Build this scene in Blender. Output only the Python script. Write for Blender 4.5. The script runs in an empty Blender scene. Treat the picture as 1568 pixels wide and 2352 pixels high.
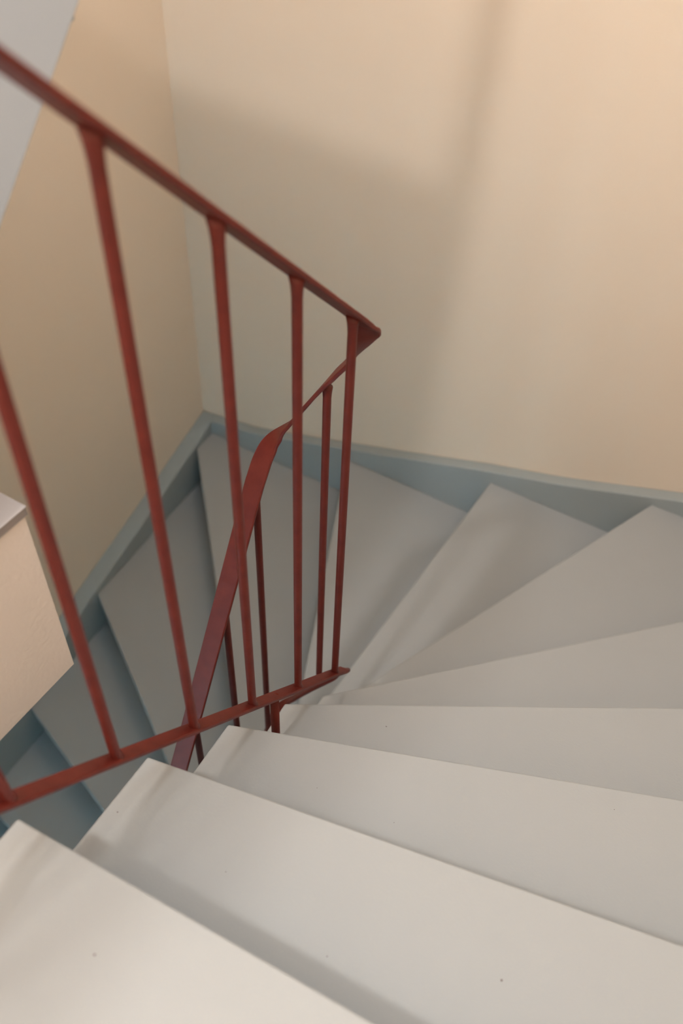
import bpy, bmesh, math, random
from mathutils import Matrix, Vector
random.seed(4)
S = 0.9          # metres per survey unit
Z0 = 3.833       # survey height of the lower hall floor below the lens
def P(x, y, z): return Vector((x*S, y*S, (z+Z0)*S))
sc = bpy.context.scene
COL = sc.collection

# ------------------------------------------------------------------ camera
cd = bpy.data.cameras.new('camera'); cam = bpy.data.objects.new('camera', cd); COL.objects.link(cam)
Rm = Matrix(((0.85828072, -0.3957088, 0.32675487), (0.51203176, 0.61775193, -0.59682999), (0.03431743, 0.67955654, 0.73282005)))
mw = Rm.to_4x4(); mw.translation = P(0, 0, 0); cam.matrix_world = mw
cd.sensor_fit = 'VERTICAL'; cd.sensor_height = 36; cd.lens = 36*2050/2352
cd.clip_start = 0.02; cd.clip_end = 60
cd.dof.use_dof = True; cd.dof.focus_distance = 1.58; cd.dof.aperture_fstop = 2.5
sc.camera = cam

# ------------------------------------------------------------------ world, lights, exposure
w = bpy.data.worlds.new('world'); sc.world = w; w.use_nodes = True
w.node_tree.nodes['Background'].inputs[0].default_value = (0.62, 0.78, 1.0, 1)
w.node_tree.nodes['Background'].inputs[1].default_value = 0.6
def light(name, kind, loc, energy, color, size=0.1, sy=None, rot=None):
    d = bpy.data.lights.new(name, kind); o = bpy.data.objects.new(name, d); COL.objects.link(o)
    o.location = loc; d.energy = energy; d.color = color
    if kind == 'AREA':
        d.size = size
        if sy: d.shape = 'RECTANGLE'; d.size_y = sy
    else: d.shadow_soft_size = size
    if rot: o.rotation_euler = rot
    return o
light('landing_lamp_light', 'POINT', P(-0.66, -0.85, 1.45), 120, (1.0, 0.955, 0.935), 0.07)
light('warm_fill_light', 'POINT', P(-0.30, 1.75, 1.42), 27, (1.0, 0.88, 0.77), 0.15)  # added warm fill to brighten the walls around the turn
light('cool_fill_light', 'AREA', P(-.15, .55, 1.60), 21, (0.50, 0.76, 1.0), .9, .9, (0, 0, 0))  # added cool overhead fill for the treads; the ceiling is closed here
light('hall_daylight', 'AREA', P(-1.3, -2.16, -2.4), 175, (0.40, 0.72, 1.0), .8, 1.1, (math.radians(90), 0, math.pi))
sc.view_settings.view_transform = 'Standard'; sc.view_settings.look = 'None'
sc.view_settings.gamma = 1; sc.view_settings.use_curve_mapping = False
sc.view_settings.exposure = -0.04

# ------------------------------------------------------------------ materials
def mat(name, col, rough=0.6, var=0.03, scale=6, bump=0.0, bscale=200, spec=0.5, col2=None):
    m = bpy.data.materials.new(name); m.use_nodes = True; nt = m.node_tree; b = nt.nodes['Principled BSDF']
    b.inputs['Roughness'].default_value = rough; b.inputs['Specular IOR Level'].default_value = spec
    tc = nt.nodes.new('ShaderNodeTexCoord')
    n = nt.nodes.new('ShaderNodeTexNoise'); n.inputs['Scale'].default_value = scale; n.inputs['Detail'].default_value = 4
    r = nt.nodes.new('ShaderNodeValToRGB')
    c2 = col2 or tuple(c*(1+var) for c in col); c1 = tuple(c*(1-var) for c in col)
    r.color_ramp.elements[0].color = (*c1, 1); r.color_ramp.elements[1].color = (*c2, 1)
    r.color_ramp.elements[0].position = .3; r.color_ramp.elements[1].position = .7
    nt.links.new(tc.outputs['Object'], n.inputs['Vector']); nt.links.new(n.outputs['Fac'], r.inputs['Fac'])
    nt.links.new(r.outputs['Color'], b.inputs['Base Color'])
    if bump:
        n2 = nt.nodes.new('ShaderNodeTexNoise'); n2.inputs['Scale'].default_value = bscale; n2.inputs['Detail'].default_value = 3
        bp = nt.nodes.new('ShaderNodeBump'); bp.inputs['Strength'].default_value = bump; bp.inputs['Distance'].default_value = 0.002
        nt.links.new(tc.outputs['Object'], n2.inputs['Vector']); nt.links.new(n2.outputs['Fac'], bp.inputs['Height'])
        nt.links.new(bp.outputs['Normal'], b.inputs['Normal'])
    return m
M_cream = mat('cream_plaster', (0.75, 0.635, 0.505), 0.85, 0.012, 1.5, 0.25, 140, 0.2)
M_white = mat('pale_plaster', (0.75, 0.67, 0.60), 0.85, 0.015, 2, 0.35, 120, 0.2)
M_tread = mat('grey_tread_paint', (0.33, 0.345, 0.342), 0.5, 0.012, 5, 0.12, 260, 0.35)
M_blue = mat('blue_grey_paint', (0.31, 0.345, 0.342), 0.55, 0.015, 5, 0.1, 200, 0.35)
M_blue2 = mat('pale_blue_paint', (0.40, 0.44, 0.48), 0.6, 0.015, 3, 0.1, 200, 0.3)
M_floor = mat('landing_floor_paint', (0.44, 0.41, 0.40), 0.6, 0.02, 5, 0.1, 200, 0.3)
M_trim = mat('floor_edge_paint', (0.27, 0.24, 0.225), 0.6, 0.02, 5, 0, 1, 0.3)
M_red = mat('oxide_red_paint', (0.105, 0.013, 0.0085), 0.46, 0.10, 40, 0.10, 350, 0.32, col2=(0.125, 0.018, 0.011))
M_chip = mat('dark_speck', (0.10, 0.07, 0.06), 0.8)
M_nick = mat('pale_nick', (0.6, 0.5, 0.48), 0.8)
M_wht = mat('white_enamel', (0.75, 0.75, 0.74), 0.4)
M_glow = bpy.data.materials.new('lamp_diffuser'); M_glow.use_nodes = True
_b = M_glow.node_tree.nodes['Principled BSDF']; _b.inputs['Emission Color'].default_value = (1, .9, .8, 1); _b.inputs['Emission Strength'].default_value = 3
M_glass = bpy.data.materials.new('window_glass'); M_glass.use_nodes = True
_b = M_glass.node_tree.nodes['Principled BSDF']; _b.inputs['Roughness'].default_value = 0.05; _b.inputs['Transmission Weight'].default_value = 1; _b.inputs['Base Color'].default_value = (.9, .95, 1, 1)

# ------------------------------------------------------------------ helpers
def link(name, bm, m, parent=None, bevel=0, seg=2, smooth=False):
    bmesh.ops.remove_doubles(bm, verts=bm.verts, dist=1e-6)
    bmesh.ops.recalc_face_normals(bm, faces=bm.faces)
    me = bpy.data.meshes.new(name); bm.to_mesh(me); bm.free(); me.materials.append(m)
    o = bpy.data.objects.new(name, me); COL.objects.link(o)
    if parent: o.parent = parent; o.matrix_parent_inverse = parent.matrix_world.inverted()
    if smooth:
        for p in me.polygons: p.use_smooth = True
    if bevel:
        b = o.modifiers.new('bevel', 'BEVEL'); b.width = bevel; b.segments = seg; b.limit_method = 'ANGLE'; b.angle_limit = math.radians(35)
    return o
def prism(pts, z0, z1, bm=None):
    """vertical prism over a plan polygon (survey units)"""
    bm = bm or bmesh.new()
    a = [bm.verts.new(P(x, y, z0)) for x, y in pts]; b = [bm.verts.new(P(x, y, z1)) for x, y in pts]
    n = len(pts); bm.faces.new(a[::-1]); bm.faces.new(b)
    for i in range(n): bm.faces.new((a[i], a[(i+1) % n], b[(i+1) % n], b[i]))
    return bm
def box(x0, x1, y0, y1, z0, z1, bm=None): return prism([(x0, y0), (x1, y0), (x1, y1), (x0, y1)], z0, z1, bm)
def slab(front, back, bm=None):
    """closed body between two matching rings of 3-D points (survey units)"""
    bm = bm or bmesh.new()
    a = [bm.verts.new(P(*p)) for p in front]; b = [bm.verts.new(P(*p)) for p in back]
    n = len(a); bm.faces.new(a); bm.faces.new(b[::-1])
    for i in range(n): bm.faces.new((a[i], b[i], b[(i+1) % n], a[(i+1) % n]))
    return bm
def struct(name, bm, m, **k):
    o = link(name, bm, m, **k); o['kind'] = 'structure'; return o
def thing(name, label, cat, loc):
    o = bpy.data.objects.new(name, None); COL.objects.link(o); o.location = loc
    o['label'] = label; o['category'] = cat; o.empty_display_size = 0.1
    bpy.context.view_layer.update(); return o

# ------------------------------------------------------------------ room shell
FX = lambda y, off=0: -1.93-.055*(y-.84)-off       # room face of the left wall string
YB = 2.443; YS = 2.393; XR = 0.69; YF = -2.2; TOP = 1.62
r = 0.205
LND = -0.963
wl = prism([(FX(YF, .075), YF), (FX(YB, .075), YB), (FX(YB, .075)-.1, YB), (FX(YF, .075)-.1, YF)], -Z0, TOP)
struct('wall_left', wl, M_cream)
struct('wall_back', box(-2.3, XR+.1, YB, YB+.1, -Z0, TOP), M_cream)
struct('wall_right', box(XR, XR+.1, YF, YB, -Z0, TOP), M_cream)
# front wall with the lower hall window opening
bm = bmesh.new()
WX0, WX1, WZ0, WZ1 = -1.75, -.85, -3.0, -1.75
box(-2.3, WX0, YF-.1, YF, -Z0, TOP, bm); box(WX1, XR+.1, YF-.1, YF, -Z0, TOP, bm)
box(WX0, WX1, YF-.1, YF, -Z0, WZ0, bm); box(WX0, WX1, YF-.1, YF, WZ1, TOP, bm)
struct('wall_front', bm, M_cream)
bm = bmesh.new(); t = .035
box(WX0, WX0+t, YF-.08, YF-.04, WZ0, WZ1, bm); box(WX1-t, WX1, YF-.08, YF-.04, WZ0, WZ1, bm)
box(WX0, WX1, YF-.08, YF-.04, WZ0, WZ0+t, bm); box(WX0, WX1, YF-.08, YF-.04, WZ1-t, WZ1, bm)
box(-1.32, -1.28, YF-.08, YF-.04, WZ0, WZ1, bm)
struct('window_1', bm, M_wht)
struct('floor', box(-2.3, XR+.1, YF-.1, YB+.1, -Z0-.1, -Z0), M_floor)
struct('ceiling', box(-2.3, XR+.1, YF-.1, YB+.1, TOP, TOP+.1), M_white)
# upper landing: plastered slab edge over the lower flight, thin grey floor covering on top
SX, SY = -.826, .541
lp = [(FX(YF, .075), YF), (XR, YF), (XR, -.17), (-.6, -.17), (-.6, -.22), (SX, -.22), (SX, SY), (FX(SY, .075), SY)]
struct('floor', prism(lp, -1.373, LND-.017), M_white)
struct('trim_1', prism([(x+(.003 if x > -1 else 0), y+(.004 if y > 0 else 0)) for x, y in lp], LND-.017, LND-.001), M_trim)
ins = [(x+(.004 if x > -1 else 0), y+(.005 if y > 0 else 0)) for x, y in lp]
struct('floor', prism(ins, LND-.001, LND+.0005), M_floor)

# ------------------------------------------------------------------ staircase we look down
TT = .045                                              # tread thickness
# nosing lines: inner point, outer point (outer end on right / back / left string)
XO = .64
NOS = [  # (inner, outer)
 ((-.6, .238), (XO, .320)), ((-.6, .469), (XO, .724)), ((-.6, .676), (XO, 1.164)), ((-.6, .874), (XO, 1.628)),
 ((-.6, 1.044), (XO, 2.30)), ((-.612, 1.157), (-.0972, YS)), ((-.709, 1.185), (-.669, YS)), ((-.71, 1.000), (-1.298, YS)),
 ((-.71, .852), (FX(2.27), 2.27)), ((-.71, .72), (FX(1.50), 1.50)), ((-.71, .613), (FX(1.02), 1.02)),
 ((-.71, .49), (FX(.68), .68)), ((-.71, .35), (FX(.42), .42)), ]
# landing edge as the line before tread A
PREV = ((-.6, -.17), (XO, -.17))
INNER_EXTRA = {5: [(-.6, 1.12)], 6: [(-.64, 1.17), (-.68, 1.19)], 7: [(-.71, 1.12)]}
OUTER_EXTRA = {5: [(XO, YS)], 8: [(FX(YS), YS)]}
def unit(a, b):
    d = Vector((b[0]-a[0], b[1]-a[1])); return d.normalized()
def make_stairs(parent, ks, dz, mt, mr):
    out = {}
    for k in ks:
        a, b = NOS[k]; pa, pb = NOS[k-1] if k else PREV
        z = -1.168-r*k+dz
        # back of the tread tucks 25 mm under the tread above
        ov = .035
        u = unit(pa, pb); nn = Vector((-u.y, u.x))       # towards the descent
        pa2 = (pa[0]-nn.x*ov*(0.4 if 4 < k < 9 else 1), pa[1]-nn.y*ov*(0.4 if 4 < k < 9 else 1)); pb2 = (pb[0]-nn.x*ov, pb[1]-nn.y*ov)
        if k < 6: pb2 = (min(pb2[0], XO), pb2[1])
        if k in (6, 7, 8): pb2 = (pb2[0], YS)
        if k >= 9: pb2 = (FX(pb2[1]), pb2[1])
        pts = [a] + INNER_EXTRA.get(k, [])[::-1] + [pa2, pb2] + OUTER_EXTRA.get(k, []) + [b]
        o = link('tread', prism(pts, z-TT, z), mt, parent, bevel=.0035, seg=3)
        out[k] = o
        # riser under this nosing, down to the next tread
        u = unit(a, b); nn = Vector((-u.y, u.x)); s1, s2 = .022, .045
        q = lambda p, s: (p[0]-nn.x*s, p[1]-nn.y*s)
        link('riser', prism([q(a, s1), q(b, s1), q(b, s2), q(a, s2)], z-r, z-TT), mr, parent)
    return out
st = thing('staircase', 'grey-blue painted winding staircase turning down around the red railing', 'staircase', P(-.65, .9, -Z0))
treads = make_stairs(st, range(13), 0, M_tread, M_blue)
# riser up from tread A to the landing
link('riser', box(-.6, XO, -.215, -.192, LND-r, LND-.02), M_blue, st)
# open inner string that follows the tread ends round the well
def inner_string(parent, ks, dz, m, depth=.30):
    bm = bmesh.new(); path = []
    for k in ks:
        seg = [NOS[k-1][0] if k else PREV[0]] + INNER_EXTRA.get(k, []) + [NOS[k][0]]
        z = -1.168-r*k+dz-TT
        for i in range(len(seg)-1):
            a, b = seg[i], seg[i+1]
            if (Vector(a)-Vector(b)).length < 1e-4: continue
            u = unit(a, b); nn = Vector((u.y, -u.x))*.03     # towards the steps
            zb0 = z-depth+r*.5-r*(i/(len(seg)-1)); zb1 = z-depth+r*.5-r*((i+1)/(len(seg)-1))
            e = nn*.35
            fr = [(a[0]+e.x, a[1]+e.y, zb0), (b[0]+e.x, b[1]+e.y, zb1), (b[0]+e.x, b[1]+e.y, z), (a[0]+e.x, a[1]+e.y, z)]
            bk = [(p[0]+nn.x, p[1]+nn.y, p[2]) for p in fr]
            slab(fr, bk, bm)
    return link('inner_string', bm, m, parent)
inner_string(st, range(13), 0, M_blue)
# wall strings
bx = [(XO+.05, -1.885), (XO, -1.90), (.0, -2.127), (-.4, -2.268), (-.725, -2.362), (-1.09, -2.482), (-1.64, -2.655), (-1.8, -2.70), (FX(YS), -2.735)]
fr = [(x, YS, z) for x, z in bx] + [(FX(YS), YS, -3.3), (XO+.05, YS, -2.5)]
fr2 = [(x, YB, z) for x, z in bx[:-1]] + [(FX(YB, .075), YB, -2.745), (FX(YB, .075), YB, -3.3), (XO+.05, YB, -2.5)]
link('wall_string', slab(fr, fr2), M_blue, st, bevel=.004)
ly = [(YS, -2.735), (2.30, -2.775), (1.828, -2.905), (1.435, -3.005), (1.28, -3.052), (.84, -3.21), (.3, -3.47), (.15, -3.60), (.12, -3.833)]
fr = [(FX(y), y, z) for y, z in ly] + [(FX(YS), YS, -3.833)]
fr2 = [(FX(y, .075), (YB if i == 0 else y), z) for i, (y, z) in enumerate(ly)] + [(FX(YB, .075), YB, -3.833)]
link('wall_string', slab(fr, fr2), M_blue, st, bevel=.004)
ry = [(YS, -1.90), (1.6, -1.62), (1.16, -1.47), (.72, -1.26), (.32, -1.06), (.03, -.93), (-.16, -.93)]
fr = [(XO, y, z) for y, z in ry] + [(XO, -.16, -1.373), (XO, .2, -1.6), (XO, YS, -2.5)]
fr2 = [(XR, y, z) for x, y, z in fr]
link('wall_string', slab(fr, fr2), M_blue, st, bevel=.004)
# tiny paint specks on the treads
def speck(k, x, y, sx, sy, m=M_chip):
    o_ = treads[k]; bm = bmesh.new()
    bmesh.ops.create_icosphere(bm, subdivisions=2, radius=1)
    c = P(x, y, -1.168-r*k)
    for v in bm.verts:
        v.co = Vector((v.co.x*sx*(1+.25*math.sin(5*v.co.y)), v.co.y*sy*(1+.25*math.sin(4*v.co.x+1)), v.co.z*.0006)) + c
    o = link('paint_speck', bm, m, o_)
for k, x, y, sx, sy in ((3, -.376, .945, .0017, .0008), (1, .044, .462, .0014, .0014), (0, -.398, .161, .0012, .0012), (1, -.378, .382, .0007, .0007), (1, -.579, .369, .0010, .0010),
                        (1, -.184, .36, .0008, .0008), (2, -.226, .672, .0006, .0006), (2, -.381, .655, .0006, .0006), (6, -.505, 2.044, .0010, .0012), (2, .112, .91, .0007, .0007)):
    speck(k, x, y, sx, sy)

# ------------------------------------------------------------------ flight above, starting on the landing
up = thing('staircase', 'pale blue-grey flight rising from the landing, cut off at the top left corner', 'staircase', P(-1.3, .4, LND))
n14 = 14*r
NOS_SAVE = list(NOS)
_up = {8: (1.00, 1.08), 9: (.80, .79), 10: (.60, .60), 11: (.41, .41), 12: (.21, .21)}
NOS = [((-.85, _up[i][0]), (FX(_up[i][1]), _up[i][1])) if i in _up else p for i, p in enumerate(NOS)]
OUTER_EXTRA = {}
make_stairs(up, range(9, 13), n14, M_tread, M_blue2)
NOS = NOS_SAVE
# closed outer string plate (room side) with a straight lower edge
sl = (.355-.552)/(.619-.807)
zl = lambda y: -.552+1.045*(y-.619)
yf_ = .619-(.411-.0)/1.045
ptsL = [(yf_, LND), (1.15, zl(1.15)), (1.15, zl(1.15)+.42), (.20, LND+.28), (.12, LND+.15), (.12, LND)]
fr = [(-.81, y, z) for y, z in ptsL]; bk = [(-.85, y, z) for y, z in ptsL]
link('outer_string', slab(fr, bk), M_blue2, up, bevel=.003)
fr = [(-.85, yf_+.02, LND+.002), (-.85, .98, zl(.98)+.02), (-.85, .98, zl(.98)+.045), (-.85, yf_, LND+.03)]
bk = [(-1.95, y, z) for x, y, z in fr]
link('soffit', slab(fr, bk), M_blue2, up)

# ------------------------------------------------------------------ red railing
rail = thing('stair_railing', 'oxide-red steel railing with flat handrail and round balusters around the stairwell', 'railing', P(-.6, .7, -Z0))
zu = lambda y: -.344-.975*(y-.541)
def zlow(y):
    if y > .62: return -1.268-1.84*(1.02-y)
    return -1.268-1.84*.40-1.3*(.62-y)
XU, XL = -.554, -.755
DZ = .0075
ctrl = [(XU, -.45, .20), (XU, -.20, .20), (XU, -.08, .20), (XU, .02, .165)]
ctrl += [(XU, y, zu(y)) for y in (.10, .2, .35, .5, .65, .8, .9, .97, 1.02)]
ctrl += [(-.554, 1.05, -.842), (-.555, 1.070, -.864), (-.564, 1.087, -.898), (-.585, 1.0945, -.943), (-.611, 1.091, -.984), (-.637, 1.087, -1.024), (-.675, 1.085, -1.088), (-.710, 1.084, -1.150),
         (-.733, 1.081, -1.188), (-.749, 1.067, -1.211), (-.7545, 1.045, -1.237), (-.755, 1.02, -1.272)]
ctrl += [(XL, y, zlow(y)) for y in (1.0, .9, .8, .7, .6, .5, .4, .3, .2)]
def catmull(pts, n=6):
    v = [Vector(p) for p in pts]; out = []
    for i in range(len(v)-1):
        p0 = v[max(i-1, 0)]; p1 = v[i]; p2 = v[i+1]; p3 = v[min(i+2, len(v)-1)]
        for j in range(n):
            t = j/n
            out.append(.5*((2*p1)+(-p0+p2)*t+(2*p0-5*p1+4*p2-p3)*t*t+(-p0+3*p1-3*p2+p3)*t**3))
    out.append(v[-1]); return out
PATH = catmull(ctrl)
def ribbon(path, wd, th, dz):
    """flat bar: width horizontal and square to the plan direction, survey units in, metres for section"""
    bm = bmesh.new(); rings = []
    n = len(path); ch = th*.22
    for i, p in enumerate(path):
        a = path[max(i-1, 0)]; b = path[min(i+1, n-1)]
        tg = (b-a).normalized(); h = Vector((tg.x, tg.y, 0)).normalized()
        side = Vector((h.y, -h.x, 0)); nrm = side.cross(tg).normalized()
        c = P(p.x, p.y, p.z+dz)
        W, T = wd/2, th/2
        sec = [(-W, -T+ch), (-W+ch, -T), (W-ch, -T), (W, -T+ch), (W, T-ch), (W-ch, T), (-W+ch, T), (-W, T-ch)]
        rings.append([bm.verts.new(c+side*s+nrm*q) for s, q in sec])
    for i in range(n-1):
        for j in range(8):
            bm.faces.new((rings[i][j], rings[i][(j+1) % 8], rings[i+1][(j+1) % 8], rings[i+1][j]))
    bm.faces.new(rings[0][::-1]); bm.faces.new(rings[-1])
    return bm
def shade_auto(o):
    for p in o.data.polygons: p.use_smooth = True
    o.data.set_sharp_from_angle(angle=math.radians(30)) if hasattr(o.data, 'set_sharp_from_angle') else None
hr = link('handrail', ribbon(PATH, .039, .0068, DZ), M_red, rail); shade_auto(hr)
br = link('bottom_rail', ribbon(PATH, .023, .008, -1.0), M_red, rail); shade_auto(br)
nk = bmesh.new(); bmesh.ops.create_icosphere(nk, subdivisions=1, radius=.0011)
for v in nk.verts: v.co = v.co + P(XL+.008, .853, zlow(.853)) + Vector((0, -.003, .0035))
link('paint_nick', nk, M_nick, hr)
def zpath(x, y, lower):
    best = min(PATH[:len(PATH)], key=lambda p: (p.x-x)**2+(p.y-y)**2)
    return best.z
def lathe(prof, c, seg=16):
    bm = bmesh.new(); rings = []
    for rad, z in prof:
        rings.append([bm.verts.new(c+Vector((math.cos(2*math.pi*i/seg)*rad, math.sin(2*math.pi*i/seg)*rad, z))) for i in range(seg)])
    for i in range(len(rings)-1):
        for j in range(seg): bm.faces.new((rings[i][j], rings[i][(j+1) % seg], rings[i+1][(j+1) % seg], rings[i+1][j]))
    bm.faces.new(rings[0][::-1]); bm.faces.new(rings[-1]); return bm
R = .0072
def baluster(x, y, zt):
    L = (1.0+DZ)*S
    prof = [(R*1.35, .003), (R*1.15, .008), (R, .014), (R, L-.032), (R*1.08, L-.022), (R*1.22, L-.012)] + ([(R*1.5, L-.001)] if x > -.56 else [(R*1.25, L-.009)])
    o = link('baluster', lathe(prof, P(x, y, zt-1.0)), M_red, rail, smooth=True)
    return o
sp = .1595
ys = [1.018-sp*i for i in range(9)]
for y in ys:
    if y > .02: baluster(XU, y, zu(y))
    else: baluster(XU, y, .20)
baluster(-.637, 1.087, -1.024)
for y in (1.015, .883, .740, .60, .45, .30):
    baluster(XL, y, zlow(y))
def post(x, y, z1, z0):
    L = (z1-z0)*S
    prof = [(R*2.2, 0), (R*2.2, .003), (R*1.2, .004), (R*1.15, .01), (R*1.15, L)]
    link('post', lathe(prof, P(x, y, z0)), M_red, rail, smooth=True)
post(XU, .771, zu(.771)-1.0, -1.783)
post(XU, -.42, .20-1.0, LND)
post(XL, .22, zlow(.22)-1.0+.0, -3.833)

# ------------------------------------------------------------------ ceiling lamp over the landing, plus an added one around the warm fill
for lx, ly_, lab in ((-.66, -.85, 'round white ceiling lamp above the upper landing'), (-.30, 1.75, 'added round white lamp body around the fill light above the turn of the stairs')):
    lamp = thing('ceiling_lamp', lab, 'lamp', P(lx, ly_, TOP)); lamp['group'] = 'ceiling lamps over the stairwell'
    link('lamp_base', lathe([(.14, -.03), (.14, 0)], P(lx, ly_, TOP), 32), M_wht, lamp)
    link('lamp_shade', lathe([(.04, -.06), (.10, -.055), (.13, -.03)], P(lx, ly_, TOP), 32), M_glow, lamp, smooth=True)
